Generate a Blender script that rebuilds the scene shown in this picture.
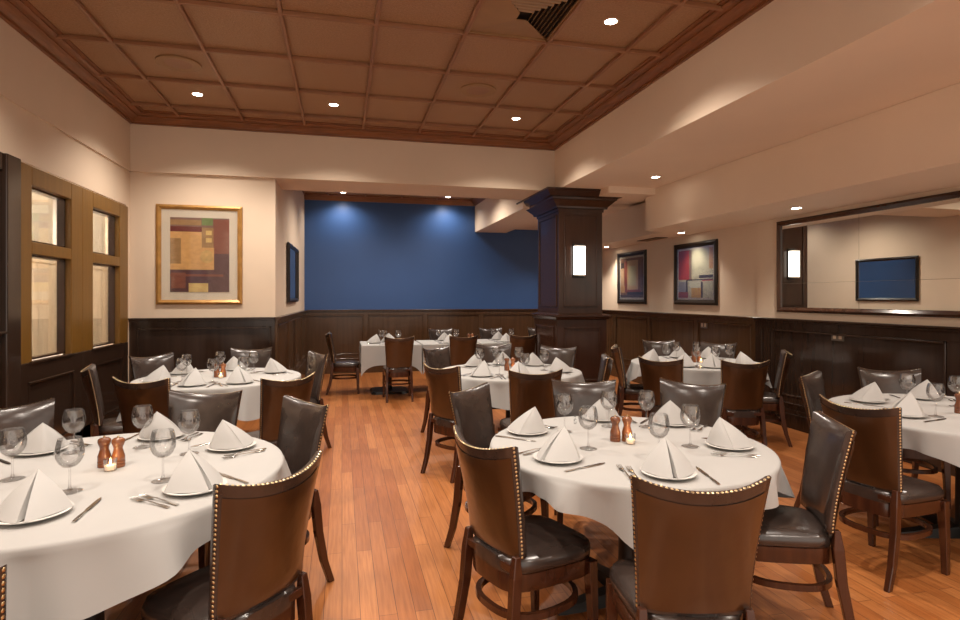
import bpy, bmesh, math, random
from math import sin, cos, pi, radians, atan2, hypot, sqrt
from mathutils import Vector, Matrix

random.seed(7)
for o in list(bpy.data.objects): bpy.data.objects.remove(o)
scene = bpy.context.scene
COL = scene.collection

# ------------------------------------------------------------------ camera
F_PX, VX, HY, CAM_H = 572.0, 342.0, 297.0, 1.5
cam_d = bpy.data.cameras.new('camera'); cam = bpy.data.objects.new('camera', cam_d); COL.objects.link(cam)
cam_d.sensor_fit = 'HORIZONTAL'; cam_d.sensor_width = 36.0; cam_d.lens = 36.0 * F_PX / 960.0
cam_d.shift_y = -(310.0 - HY) / 960.0
cam.location = (0, 0, CAM_H)
cam.rotation_euler = (pi / 2, 0, -math.atan((480 - VX) / F_PX))
cam_d.clip_start = 0.05
scene.camera = cam

# ------------------------------------------------------------------ world, exposure
w = bpy.data.worlds.new('world'); scene.world = w; w.use_nodes = True
w.node_tree.nodes['Background'].inputs[0].default_value = (1.0, 0.87, 0.75, 1)
w.node_tree.nodes['Background'].inputs[1].default_value = 1.15  # added warm fill, entering from behind the camera
scene.view_settings.view_transform = 'Standard'; scene.view_settings.look = 'None'
scene.view_settings.gamma = 1.0; scene.view_settings.use_curve_mapping = False
scene.view_settings.exposure = 0.33
LAMP_MAIN, LAMP_SIDE, LAMP_ALCOVE = 150.0, 100.0, 210.0
WARM = (1.0, 0.885, 0.77)

# ------------------------------------------------------------------ room sizes
XL, XR, XB = -2.44, 5.05, 2.88          # left wall, right wall, face of the long beam
YH, YW, YB, YR = 7.5, 7.55, 11.6, -1.6  # header face, picture wall, blue wall, rear wall
ZC, ZH, ZA, ZS = 3.65, 2.98, 3.50, 2.43 # tile ceiling, header underside, alcove ceiling, soffit
XA = -0.81                               # alcove side wall
RAIL = 1.25

# ------------------------------------------------------------------ materials
def mat(name, col, rough=0.5, metal=0.0, var=0.0, scale=8.0, bump=0.0, bscale=60.0, stretch=(1, 1, 1), col2=None, coat=0.0, emis=None, spec=0.5, trans=0.0):
    m = bpy.data.materials.new(name); m.use_nodes = True
    nt = m.node_tree; n = nt.nodes; l = nt.links; b = n['Principled BSDF']
    b.inputs['Base Color'].default_value = (*col, 1); b.inputs['Roughness'].default_value = rough
    b.inputs['Metallic'].default_value = metal; b.inputs['Coat Weight'].default_value = coat
    b.inputs['Coat Roughness'].default_value = 0.12
    b.inputs['Specular IOR Level'].default_value = spec
    if trans: b.inputs['Transmission Weight'].default_value = trans
    tc = n.new('ShaderNodeTexCoord'); mp = n.new('ShaderNodeMapping'); mp.inputs['Scale'].default_value = stretch
    l.new(tc.outputs['Object'], mp.inputs[0])
    if var or col2:
        no = n.new('ShaderNodeTexNoise'); no.inputs['Scale'].default_value = scale; no.inputs['Detail'].default_value = 4
        l.new(mp.outputs[0], no.inputs['Vector'])
        cr = n.new('ShaderNodeValToRGB'); cr.color_ramp.elements[0].position = 0.3; cr.color_ramp.elements[1].position = 0.7
        c2 = col2 or tuple(min(1, c * (1 + var)) for c in col); c1 = col if col2 else tuple(c * (1 - var) for c in col)
        cr.color_ramp.elements[0].color = (*c1, 1); cr.color_ramp.elements[1].color = (*c2, 1)
        l.new(no.outputs['Fac'], cr.inputs[0]); l.new(cr.outputs[0], b.inputs['Base Color'])
    if bump:
        nb = n.new('ShaderNodeTexNoise'); nb.inputs['Scale'].default_value = bscale; nb.inputs['Detail'].default_value = 3
        l.new(mp.outputs[0], nb.inputs['Vector'])
        bp = n.new('ShaderNodeBump'); bp.inputs['Strength'].default_value = bump; bp.inputs['Distance'].default_value = 0.01
        l.new(nb.outputs['Fac'], bp.inputs['Height']); l.new(bp.outputs[0], b.inputs['Normal'])
    if emis:
        b.inputs['Emission Color'].default_value = (*emis[0], 1); b.inputs['Emission Strength'].default_value = emis[1]
    return m

M = {}
M['wall'] = mat('wall_plaster', (0.70, 0.56, 0.425), 0.75, var=0.03, scale=1.5, bump=0.03, bscale=200)
M['soffit'] = mat('soffit_plaster', (0.80, 0.645, 0.50), 0.6, var=0.03, scale=1.2)
M['blue'] = mat('blue_paint', (0.038, 0.098, 0.27), 0.38, var=0.06, scale=1.0)
M['tile'] = mat('ceiling_tile', (0.29, 0.155, 0.072), 0.32, col2=(0.40, 0.23, 0.12), scale=60, bump=0.5, bscale=110)
M['grid'] = mat('ceiling_grid', (0.27, 0.125, 0.06), 0.35, var=0.1, scale=4)
M['crown'] = mat('crown_wood', (0.21, 0.078, 0.028), 0.35, var=0.2, scale=5, stretch=(1, 1, 8))
M['wains'] = mat('wainscot_wood', (0.066, 0.033, 0.015), 0.2, col2=(0.088, 0.045, 0.021), scale=3, stretch=(7, 7, 0.5))
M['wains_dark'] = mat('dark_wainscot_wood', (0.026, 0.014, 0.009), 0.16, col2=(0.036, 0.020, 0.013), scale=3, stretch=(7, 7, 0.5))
M['colwood'] = mat('column_wood', (0.040, 0.017, 0.010), 0.20, col2=(0.050, 0.022, 0.013), scale=3, stretch=(7, 7, 0.5))
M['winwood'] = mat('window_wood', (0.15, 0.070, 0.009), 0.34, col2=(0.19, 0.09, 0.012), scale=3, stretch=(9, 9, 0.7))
M['chairwood'] = mat('chair_wood', (0.042, 0.013, 0.006), 0.25, col2=(0.070, 0.022, 0.009), scale=5, stretch=(6, 6, 0.8), coat=0.3)
M['leather'] = mat('dark_leather', (0.040, 0.027, 0.022), 0.27, var=0.2, scale=14, bump=0.3, bscale=9, spec=0.8)
M['leather_reflection'] = mat('reflection_tinted_leather', (0.050, 0.019, 0.006), 0.30, var=0.3, scale=3.5, bump=0.4, bscale=7, coat=0.7)  # same dark leather, with the orange floor's reflection painted into the colour
M['brass'] = mat('brass_nail', (0.65, 0.48, 0.26), 0.28, 1.0, var=0.05)
M['cloth'] = mat('white_linen', (0.405, 0.395, 0.38), 0.9, var=0.02, scale=5, bump=0.05, bscale=400)
M['napkin'] = mat('napkin_linen', (0.47, 0.46, 0.445), 0.85, var=0.02, scale=9, bump=0.06, bscale=500)
M['china'] = mat('white_china', (0.72, 0.70, 0.67), 0.15, coat=0.5, var=0.01)
M['steel'] = mat('steel_cutlery', (0.55, 0.53, 0.50), 0.2, 1.0, var=0.04)
M['mill'] = mat('mill_wood', (0.12, 0.034, 0.010), 0.25, col2=(0.20, 0.060, 0.018), scale=12, stretch=(2, 2, .5), coat=0.5)
M['mill2'] = mat('light_mill_wood', (0.18, 0.055, 0.016), 0.25, col2=(0.27, 0.09, 0.028), scale=12, stretch=(2, 2, .5), coat=0.5)
M['iron'] = mat('black_iron', (0.012, 0.011, 0.010), 0.4, 0.3, var=0.1)
M['gold'] = mat('gold_frame', (0.42, 0.22, 0.06), 0.35, 0.35, var=0.2, scale=10)
M['mat'] = mat('picture_mat', (0.92, 0.83, 0.68), 0.8, var=0.01)
M['black_frame'] = mat('black_frame', (0.018, 0.013, 0.010), 0.3, var=0.1)
M['curtain'] = mat('curtain_voile', (0.60, 0.52, 0.42), 0.9, var=0.05, scale=3, stretch=(1, 10, 1))
M['blind'] = mat('window_blind', (0.60, 0.55, 0.50), 0.8, var=0.05)
M['plate'] = mat('switch_plate', (0.16, 0.13, 0.10), 0.35, 0.5, var=0.02)
M['lens'] = mat('lamp_lens', (1, 1, 1), 0.5, emis=((1.0, 0.93, 0.8), 28.0))
M['sconce'] = mat('sconce_glass', (1, 1, 1), 0.5, emis=((1.0, 0.93, 0.82), 2.4))
M['trimring'] = mat('trim_ring', (0.55, 0.42, 0.30), 0.4, var=0.02)
M['flame'] = mat('flame', (1, .7, .3), 0.5, emis=((1.0, 0.62, 0.22), 14.0))
M['wax'] = mat('wax', (0.85, 0.75, 0.6), 0.5, emis=((1.0, 0.55, 0.25), 0.5))
M['vent'] = mat('vent_metal', (0.30, 0.17, 0.075), 0.4, var=0.06)
M['vent_dark'] = mat('vent_shadow', (0.02, 0.012, 0.008), 0.8, var=0.1)
def translucent(name, col):
    m = bpy.data.materials.new(name); m.use_nodes = True; nt = m.node_tree; n = nt.nodes; l = nt.links
    d = n['Principled BSDF']; d.inputs['Base Color'].default_value = (*col, 1); d.inputs['Roughness'].default_value = .9
    t = n.new('ShaderNodeBsdfTranslucent'); t.inputs[0].default_value = (*col, 1)
    mx = n.new('ShaderNodeMixShader'); mx.inputs[0].default_value = .55
    l.new(d.outputs[0], mx.inputs[1]); l.new(t.outputs[0], mx.inputs[2]); l.new(mx.outputs[0], n['Material Output'].inputs[0]); return m
M['curtain'] = translucent('curtain_voile', (0.78, 0.70, 0.60)); M['shade'] = translucent('blind_slat', (0.70, 0.66, 0.60))
M['green'] = mat('bottle_green', (0.10, 0.16, 0.06), 0.7, var=0.2)

def thin_glass(name, tint, lo=0.05, ior=1.45, rough=0.02):
    m = bpy.data.materials.new(name); m.use_nodes = True; nt = m.node_tree; n = nt.nodes; l = nt.links
    for x in list(n):
        if x.type != 'OUTPUT_MATERIAL': n.remove(x)
    out = n['Material Output']
    t = n.new('ShaderNodeBsdfTransparent'); t.inputs[0].default_value = (*tint, 1)
    g = n.new('ShaderNodeBsdfGlossy'); g.inputs['Roughness'].default_value = rough
    fr = n.new('ShaderNodeLayerWeight'); fr.inputs[0].default_value = 0.35
    mr = n.new('ShaderNodeMapRange'); mr.inputs['To Min'].default_value = lo; mr.inputs['To Max'].default_value = 0.6
    l.new(fr.outputs['Fresnel'], mr.inputs[0])
    mx = n.new('ShaderNodeMixShader'); l.new(mr.outputs[0], mx.inputs[0]); l.new(t.outputs[0], mx.inputs[1]); l.new(g.outputs[0], mx.inputs[2])
    l.new(mx.outputs[0], out.inputs[0]); return m
M['glass'] = thin_glass('wine_glass', (0.985, 0.985, 0.985), 0.05)
M['pane'] = thin_glass('window_pane', (0.95, 0.96, 0.94), 0.03)
M['picglass'] = thin_glass('picture_glass', (1, 1, 1), 0.02, rough=0.05)
mm = mat('mirror_silver', (0.80, 0.80, 0.76), 0.0, 1.0); M['mirror'] = mm

def floor_mat():
    m = bpy.data.materials.new('oak_floor'); m.use_nodes = True; nt = m.node_tree; n = nt.nodes; l = nt.links; b = n['Principled BSDF']
    tc = n.new('ShaderNodeTexCoord'); mp = n.new('ShaderNodeMapping'); mp.inputs['Rotation'].default_value = (0, 0, pi / 2)
    l.new(tc.outputs['Object'], mp.inputs[0])
    br = n.new('ShaderNodeTexBrick'); br.offset = 0.37; br.inputs['Scale'].default_value = 1.0
    br.inputs['Brick Width'].default_value = 1.15; br.inputs['Row Height'].default_value = 0.085
    br.inputs['Mortar Size'].default_value = 0.0018; br.inputs['Mortar Smooth'].default_value = 0.3; br.inputs['Bias'].default_value = 0.0
    br.inputs['Color1'].default_value = (0.35, 0.110, 0.026, 1); br.inputs['Color2'].default_value = (0.50, 0.195, 0.060, 1)
    br.inputs['Mortar'].default_value = (0.13, 0.04, 0.012, 1)
    l.new(mp.outputs[0], br.inputs['Vector'])
    m2 = n.new('ShaderNodeMapping'); m2.inputs['Scale'].default_value = (34, 1.6, 1); l.new(tc.outputs['Object'], m2.inputs[0])
    no = n.new('ShaderNodeTexNoise'); no.inputs['Scale'].default_value = 2.2; no.inputs['Detail'].default_value = 7; no.inputs['Distortion'].default_value = 0.25
    l.new(m2.outputs[0], no.inputs['Vector'])
    cr = n.new('ShaderNodeValToRGB'); cr.color_ramp.elements[0].position = 0.3; cr.color_ramp.elements[1].position = 0.62
    cr.color_ramp.elements[0].color = (0.74, 0.68, 0.62, 1); cr.color_ramp.elements[1].color = (1, 1, 1, 1)
    l.new(no.outputs['Fac'], cr.inputs[0])
    n3 = n.new('ShaderNodeTexNoise'); n3.inputs['Scale'].default_value = 1.3; n3.inputs['Detail'].default_value = 3
    l.new(tc.outputs['Object'], n3.inputs['Vector'])
    c3 = n.new('ShaderNodeValToRGB'); c3.color_ramp.elements[0].color = (0.82, 0.8, 0.78, 1); c3.color_ramp.elements[1].color = (1.08, 1.08, 1.1, 1)
    l.new(n3.outputs['Fac'], c3.inputs[0])
    mx = n.new('ShaderNodeMixRGB'); mx.blend_type = 'MULTIPLY'; mx.inputs[0].default_value = 1; l.new(br.outputs['Color'], mx.inputs[1]); l.new(cr.outputs[0], mx.inputs[2])
    my = n.new('ShaderNodeMixRGB'); my.blend_type = 'MULTIPLY'; my.inputs[0].default_value = 1; l.new(mx.outputs[0], my.inputs[1]); l.new(c3.outputs[0], my.inputs[2])
    l.new(my.outputs[0], b.inputs['Base Color']); b.inputs['Roughness'].default_value = 0.38
    bp = n.new('ShaderNodeBump'); bp.inputs['Strength'].default_value = 0.15; bp.inputs['Distance'].default_value = 0.003
    l.new(no.outputs['Fac'], bp.inputs['Height']); l.new(bp.outputs[0], b.inputs['Normal'])
    return m
M['floor'] = floor_mat()

# ------------------------------------------------------------------ mesh helpers
class G:
    def __init__(s): s.v = []; s.f = []; s.m = []
    def add(s, vs, fs, mi=0):
        k = len(s.v); s.v += [tuple(v) for v in vs]; s.f += [tuple(i + k for i in f) for f in fs]; s.m += [mi] * len(fs); return s
    def box(s, a, b, mi=0):
        x0, x1 = sorted((a[0], b[0])); y0, y1 = sorted((a[1], b[1])); z0, z1 = sorted((a[2], b[2]))
        return s.add([(x0, y0, z0), (x1, y0, z0), (x1, y1, z0), (x0, y1, z0), (x0, y0, z1), (x1, y0, z1), (x1, y1, z1), (x0, y1, z1)],
                     [(0, 3, 2, 1), (4, 5, 6, 7), (0, 1, 5, 4), (1, 2, 6, 5), (2, 3, 7, 6), (3, 0, 4, 7)], mi)
    def hull(s, p0, p1, mi=0):   # two equal-length rings joined into a prism
        n = len(p0)
        return s.add(list(p0) + list(p1), [tuple(range(n))[::-1], tuple(range(n, 2 * n))] + [(i, (i + 1) % n, n + (i + 1) % n, n + i) for i in range(n)], mi)
    def lathe(s, prof, n=24, c=(0, 0), mi=0, cap=True):
        vs = []; fs = []
        for r, z in prof:
            for i in range(n): a = 2 * pi * i / n; vs.append((c[0] + r * cos(a), c[1] + r * sin(a), z))
        for j in range(len(prof) - 1):
            for i in range(n): fs.append((j * n + i, j * n + (i + 1) % n, (j + 1) * n + (i + 1) % n, (j + 1) * n + i))
        if cap:
            if prof[0][0] > 1e-4: fs.append(tuple(range(n))[::-1])
            if prof[-1][0] > 1e-4: fs.append(tuple(range((len(prof) - 1) * n, len(prof) * n)))
        return s.add(vs, fs, mi)
    def sweep(s, rings, mi=0, closed=False, caps=True):
        n = len(rings[0]); R = len(rings); vs = [p for r in rings for p in r]; fs = []
        for j in range(R if closed else R - 1):
            k = (j + 1) % R
            for i in range(n): fs.append((j * n + i, j * n + (i + 1) % n, k * n + (i + 1) % n, k * n + i))
        if caps and not closed: fs += [tuple(range(n))[::-1], tuple(range((R - 1) * n, R * n))]
        return s.add(vs, fs, mi)
    def tube(s, pts, r, n=8, mi=0, closed=False):
        pts = [Vector(p) for p in pts]; rings = []
        for i, p in enumerate(pts):
            a = pts[(i - 1) % len(pts)] if (closed or i) else p; b = pts[(i + 1) % len(pts)] if (closed or i < len(pts) - 1) else p
            t = (b - a).normalized(); up = Vector((0, 0, 1)) if abs(t.z) < .9 else Vector((1, 0, 0))
            u = t.cross(up).normalized(); v = t.cross(u).normalized()
            rr = r[i] if isinstance(r, (list, tuple)) else r
            rings.append([p + u * rr * cos(2 * pi * k / n) + v * rr * sin(2 * pi * k / n) for k in range(n)])
        return s.sweep(rings, mi, closed)
    def mesh(s, name, mats, smooth=False, bevel=0.0, segs=2, subd=0, solid=0.0, auto=None, merge=False):
        me = bpy.data.meshes.new(name); me.from_pydata(s.v, [], s.f)
        for m_ in (mats if isinstance(mats, (list, tuple)) else [mats]): me.materials.append(m_)
        for p, mi in zip(me.polygons, s.m): p.material_index = mi
        bm = bmesh.new(); bm.from_mesh(me)
        if merge: bmesh.ops.remove_doubles(bm, verts=bm.verts, dist=1e-5)
        bmesh.ops.recalc_face_normals(bm, faces=bm.faces)
        if solid: bmesh.ops.solidify(bm, geom=bm.faces[:], thickness=solid)
        if bevel:
            es = [e for e in bm.edges if len(e.link_faces) == 2 and e.calc_face_angle() > 0.6]
            bmesh.ops.bevel(bm, geom=es, offset=bevel, segments=segs, affect='EDGES', profile=0.5, clamp_overlap=True)
        if subd: bmesh.ops.subdivide_edges(bm, edges=bm.edges[:], cuts=subd, use_grid_fill=True, smooth=1.0)
        if smooth:
            for f in bm.faces: f.smooth = True
            for e in bm.edges:
                if len(e.link_faces) == 2 and e.calc_face_angle() > radians(auto or 40): e.smooth = False
        bm.to_mesh(me); bm.free(); me.update(); return me
    def obj(s, name, mats, parent=None, **k):
        return link(name, s.mesh(name, mats, **k), parent)

def link(name, data, parent=None, loc=None):
    o = bpy.data.objects.new(name, data); COL.objects.link(o)
    if parent: o.parent = parent
    if loc: o.location = loc
    return o
def tag(o, label, cat, group=None):
    o['label'] = label; o['category'] = cat
    if group: o['group'] = group
    elif 'group' in o: del o['group']
    return o
def thing(name, label, cat, loc=(0, 0, 0), rz=0, group=None):
    o = bpy.data.objects.new(name, None); COL.objects.link(o); o.location = loc; o.rotation_euler = (0, 0, rz)
    o.empty_display_size = 0.1
    return tag(o, label, cat, group)
def dup(root, loc, rz, label, group=None):
    r = root.copy(); COL.objects.link(r); r.location = loc; r.rotation_euler = (0, 0, rz); tag(r, label, root['category'], group or root.get('group'))
    for ch in list(root.children):
        c = ch.copy(); COL.objects.link(c); c.parent = r
        for g in ch.children: d = g.copy(); COL.objects.link(d); d.parent = c
    return r
def struct(name, g, mats, parent=None, **k):
    o = g.obj(name, mats, parent, **k)
    if not parent: o['kind'] = 'structure'
    return o

# ------------------------------------------------------------------ room shell
struct('floor', G().box((XL - 0.6, YR - 0.2, -0.1), (XR + 0.2, YB + 0.2, 0)), M['floor'])
# tiled ceiling of the main room (plane with textured tiles), and its grid
gx = [-2.575 + 0.709 * i for i in range(1, 8)]
gy = [5.355 + 0.834 * j for j in range(-8, 3)]
struct('ceiling', G().box((XL - .2, YR - .2, ZC), (XB + .2, YH + .2, ZC + .08)), M['tile'])
g = G()
for x in gx: g.box((x - .016, YR, ZC - .034), (x + .016, YH, ZC))
for y in gy: g.box((XL, y - .016, ZC - .0345), (XB, y + .016, ZC))
struct('trim_1', g, M['grid'], bevel=.004, segs=1)
def crown(prof, pts, closed=True):
    # pts: interior corner points counter-clockwise; prof: (inward offset, z)
    n = len(pts); rings = []
    for i in range(n):
        p = Vector(pts[i]); a = Vector(pts[i - 1]); b = Vector(pts[(i + 1) % n])
        if closed or 0 < i < n - 1:
            d1 = (p - a).normalized(); d2 = (b - p).normalized()
        elif i == 0: d1 = d2 = (b - p).normalized()
        else: d1 = d2 = (p - a).normalized()
        n1 = Vector((-d1.y, d1.x)); n2 = Vector((-d2.y, d2.x)); m_ = (n1 + n2); m_ = m_ / m_.dot(n1) if m_.length > 1e-6 else n1
        rings.append([(p.x + m_.x * o, p.y + m_.y * o, z) for o, z in prof])
    return G().sweep(rings, closed=closed)
cp = [(0, 3.535), (.030, 3.535), (.030, 3.555), (.045, 3.556), (.060, 3.575), (.085, 3.592), (.115, 3.600), (.115, 3.612), (.150, 3.616), (.172, 3.628), (.172, 3.640), (.205, 3.640), (.205, 3.66), (0, 3.66)]
struct('trim_2', crown(cp, [(XL + .02, YR), (XB, YR), (XB, YH), (XL + .02, YH)]), M['crown'])
# left wall: solid around the window opening
WY0, WY1, WZ0, WZ1 = 4.95, 7.42, 0.0, 2.56
g = G()
g.box((XL - .25, YR, ZH), (XL + .02, YH + .05, ZC))            # upper band, slightly proud
g.box((XL - .25, YR, 0), (XL, 4.93, ZH)); g.box((XL - .25, 7.44, 0), (XL, YW + .2, ZH))
g.box((XL - .25, 4.93, 2.57), (XL, 7.44, ZH))
g.box((XL - .12, 4.93, 0), (XL - .06, 7.44, 0.93))
struct('wall_left', g, M['wall'])
# picture wall + side of alcove
g = G(); g.box((XL, YW, 0), (XA, YW + .2, ZH)); g.hull([(XA - .25, YW + .2, 0), (XA - .003, YW + .2, 0), (XA + .10, YB, 0), (XA - .25, YB, 0)], [(XA - .25, YW + .2, ZA + .1), (XA - .003, YW + .2, ZA + .1), (XA + .10, YB, ZA + .1), (XA - .25, YB, ZA + .1)])
struct('wall_picture', g, M['wall'])
struct('wall_header', G().box((XL, YH, ZH), (XB + .001, YH + .83, ZC)), M['wall'])
# blue wall
struct('wall_back', G().box((XA - .2, YB, 0), (XR + .2, YB + .2, ZA + .1)), M['blue'])
# alcove ceiling (tiles) with grid and crown
struct('ceiling_alcove', G().box((XA, YH + .83, ZA), (2.7, YB, ZA + .06)), M['tile'])
g = G()
for k in range(5): g.box((XA + .55 + .71 * k - .014, YH + .83, ZA - .02), (XA + .55 + .71 * k + .014, YB, ZA))
for y in (9.0, 9.83, 10.67): g.box((XA, y - .014, ZA - .0205), (2.69, y + .014, ZA))
struct('trim_3', g, M['grid'])
cp2 = [(0, 3.39), (.02, 3.39), (.03, 3.41), (.09, 3.47), (.12, 3.48), (.12, 3.51), (0, 3.51)]
struct('trim_4', crown(cp2, [(XA, YH + .83), (2.69, YH + .83), (2.69, YB), (XA, YB)]), M['crown'], smooth=True, auto=25)
# alcove soffit, right ceilings
g = G(); g.box((2.69, YH + .83, 2.85), (3.36, YB, ZA + .05)); struct('soffit_alcove', g, M['soffit'])
struct('ceiling_side', G().box((XB, YR, ZH), (XR + .2, YH + .83, ZC)).box((3.36, YH + .83, 2.93), (XR + .2, YB, 3.2)), M['soffit'])
g = G(); g.box((4.14, YR, ZS), (XR, 7.27, ZH)); g.box((4.47, 7.27, ZS + .001), (XR, YB, ZH - .04))
g.box((4.24, 7.27, ZS + .002), (4.475, 7.36, ZH - .041))
struct('soffit_side', g, M['soffit'], bevel=.006)
struct('beam_cross', G().box((3.45, 7.0, 2.89), (4.24, 7.62, ZH)), M['soffit'])
# right wall: near stretch stands 40 mm proud
g = G(); g.box((XR, YR, 0), (XR + .2, YB, ZH)); g.box((XR - .03, YR, 0), (XR, 6.11, ZS))
struct('wall_right', g, M['wall'])
# rear wall left out behind the camera so warm world light fills in

# wainscot helper: a run along a wall with rail, base, stiles and raised mouldings
def wainscot(origin, du, dn, length, stiles, mtl, name, mtl_name='trim', z1=RAIL, base=.27, dark=None, sw=.09, panel_top=.10, th=.03):
    """origin (x,y); du along the wall; dn out of the wall into the room"""
    o = Vector((*origin, 0)); U = Vector((*du, 0)); N = Vector((*dn, 0)); Z = Vector((0, 0, 1))
    g = G()
    def bx(u0, u1, n0, n1, z0, z1_, mi=0):
        ps = []
        for z in (z0, z1_):
            for (u, n_) in ((u0, n0), (u1, n0), (u1, n1), (u0, n1)): ps.append(o + U * u + N * n_ + Z * z)
        g.add(ps, [(0, 3, 2, 1), (4, 5, 6, 7), (0, 1, 5, 4), (1, 2, 6, 5), (2, 3, 7, 6), (3, 0, 4, 7)], mi)
    bx(0, length, 0, .012, 0, z1)                                  # board
    bx(0, length, 0, th, z1 - panel_top, z1 - .02)                  # top stile
    bx(0, length, 0, th, 0, base + .09)                            # bottom stile
    bx(0, length, 0, th + .018, 0, base - .1); bx(0, length, 0, th + .010, base - .1, base - .05); bx(0, length, 0, th + .018, base, base + .022)
    # rail with a nosing
    bx(0, length, 0, th + .02, z1 - .045, z1 - .02); bx(0, length, 0, th + .04, z1 - .02, z1)
    for u in stiles: bx(max(0, u - sw / 2), min(length, u + sw / 2), 0, th - .001, base + .05, z1 - .05)
    # mouldings inside each panel
    us = [0] + sorted(stiles) + [length]
    pz0, pz1 = base + .09, z1 - panel_top
    ss = sorted(stiles)
    for a, b in zip(ss[:-1], ss[1:]):
        a2, b2 = a + sw / 2, b - sw / 2
        if b2 - a2 < .08: continue
        for (q0, q1, r0, r1) in ((a2, b2, pz1 - .022, pz1), (a2, b2, pz0, pz0 + .022), (a2, a2 + .022, pz0, pz1), (b2 - .022, b2, pz0, pz1)):
            bx(q0, q1, 0, th + .010, r0, r1)
    return struct(name, g, mtl, bevel=.004, segs=1)
wainscot((XA, YB), (1, 0), (0, -1), XR - XA, [.045, 1.27, 2.46, 3.63, 4.83, 5.78], M['wains'], 'trim_5')
wainscot((XL, YW), (1, 0), (0, -1), XA - XL, [.03, 1.63], M['wains_dark'], 'trim_6', sw=.10, panel_top=.12)
wainscot((XA - .001, YW - .03), (.0247, .9997), (.9997, -.0247), YB - YW + .03, [.05, 1.05, 2.05, 3.05, 4.03], M['wains'], 'trim_7')
wainscot((XR, 6.11), (0, 1), (-1, 0), YB - 6.11, [.06, 1.28, 2.60, 3.84, 5.44], M['wains'], 'trim_8')
wainscot((XR - .03, YR), (0, 1), (-1, 0), 6.11 - YR, [.05, 2.4, 5.33, 7.5, 7.66], M['wains_dark'], 'trim_9', panel_top=.13, sw=.13)
wainscot((XL, YR), (0, 1), (1, 0), 4.93 - YR, [.05, 1.6, 3.2, 4.8, 6.45], M['wains_dark'], 'trim_10')
# dark door casing just before the windows (protruding pilaster)
g = G(); g.box((XL, 4.86, 0), (XL + .07, 5.05, 2.55)); g.box((XL, 3.7, 2.42), (XL + .05, 4.86, 2.55)); g.box((XL, 3.7, 0), (XL + .045, 3.86, 2.45))
struct('trim_11', g, M['wains_dark'], bevel=.01)
g = G(); g.box((XL - .02, 3.86, .01), (XL + .035, 4.86, 2.42))
for z0, z1 in ((.15, .95), (1.1, 2.3)):
    g.box((XL + .03, 3.98, z0), (XL + .048, 4.74, z0 + .03)); g.box((XL + .03, 3.98, z1 - .03), (XL + .048, 4.74, z1))
    g.box((XL + .03, 3.98, z0), (XL + .048, 4.01, z1)); g.box((XL + .03, 4.71, z0), (XL + .048, 4.74, z1))
d = struct('door_1', g, M['wains_dark'], bevel=.003, segs=1)
G().tube([(XL + .035, 4.70, 1.0), (XL + .09, 4.70, 1.0), (XL + .09, 4.62, 1.0)], .009).obj('door_handle', M['brass'], d, smooth=True)

# two window bays in the left wall
def window(idx, y0, y1, gy0, gy1):
    x = XL
    g = G()
    xf, xb = x + .02, x - .055
    def fr(ya, yb, za, zb, a=xb, b=xf): g.box((a, ya, za), (b, yb, zb))
    fr(y0, gy0, .975, 2.55); fr(gy1, y1, .975, 2.55); fr(gy0, gy1, 2.40, 2.55); fr(gy0, gy1, 1.845, 1.945); pass
    # inner stepped sashes
    gs = G()
    for za, zb in ((.985, 1.845), (1.945, 2.40)):
        for (a, b, c, d_) in ((gy0, gy1, zb - .018, zb), (gy0, gy1, za, za + .018), (gy0, gy0 + .018, za, zb), (gy1 - .022, gy1, za, zb)):
            gs.box((x - .09, a, c), (x - .03, b, d_))
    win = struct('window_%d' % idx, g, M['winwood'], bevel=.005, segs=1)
    sash = gs.obj('sash', M['colwood'], win)
    for za, zb, nm in ((.985, 1.845, 'lower_pane'), (1.945, 2.40, 'upper_pane')):
        G().box((x - .075, gy0, za), (x - .070, gy1, zb)).obj(nm, M['pane'], sash)
    # panelled apron below; golden frame over dark apron paints reflected light into the wood
    g = G(); g.box((x - .1, y0, 0), (x + .006, y1, .975)); g.box((x, y0, .82), (x + .022, y1, .975)); g.box((x, gy0 - .03, .962), (x + .035, gy1 + .03, .983)); g.box((x, y0, 0), (x + .02, y1, .25))
    g.box((x, y0, 0), (x + .02, gy0 - .06, .935)); g.box((x, gy1 + .06, 0), (x + .02, y1, .935))
    for (a, b, c, d_) in ((gy0 - .06, gy1 + .06, .80, .82), (gy0 - .06, gy1 + .06, .25, .27), (gy0 - .06, gy0 - .04, .25, .82), (gy1 + .04, gy1 + .06, .25, .82)):
        g.box((x, a, c), (x + .026, b, d_))
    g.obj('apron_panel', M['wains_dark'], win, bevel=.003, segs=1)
    return win
window(1, 5.05, 6.235, 5.31, 6.00)
window(2, 6.235, 7.43, 6.47, 7.18)
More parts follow.
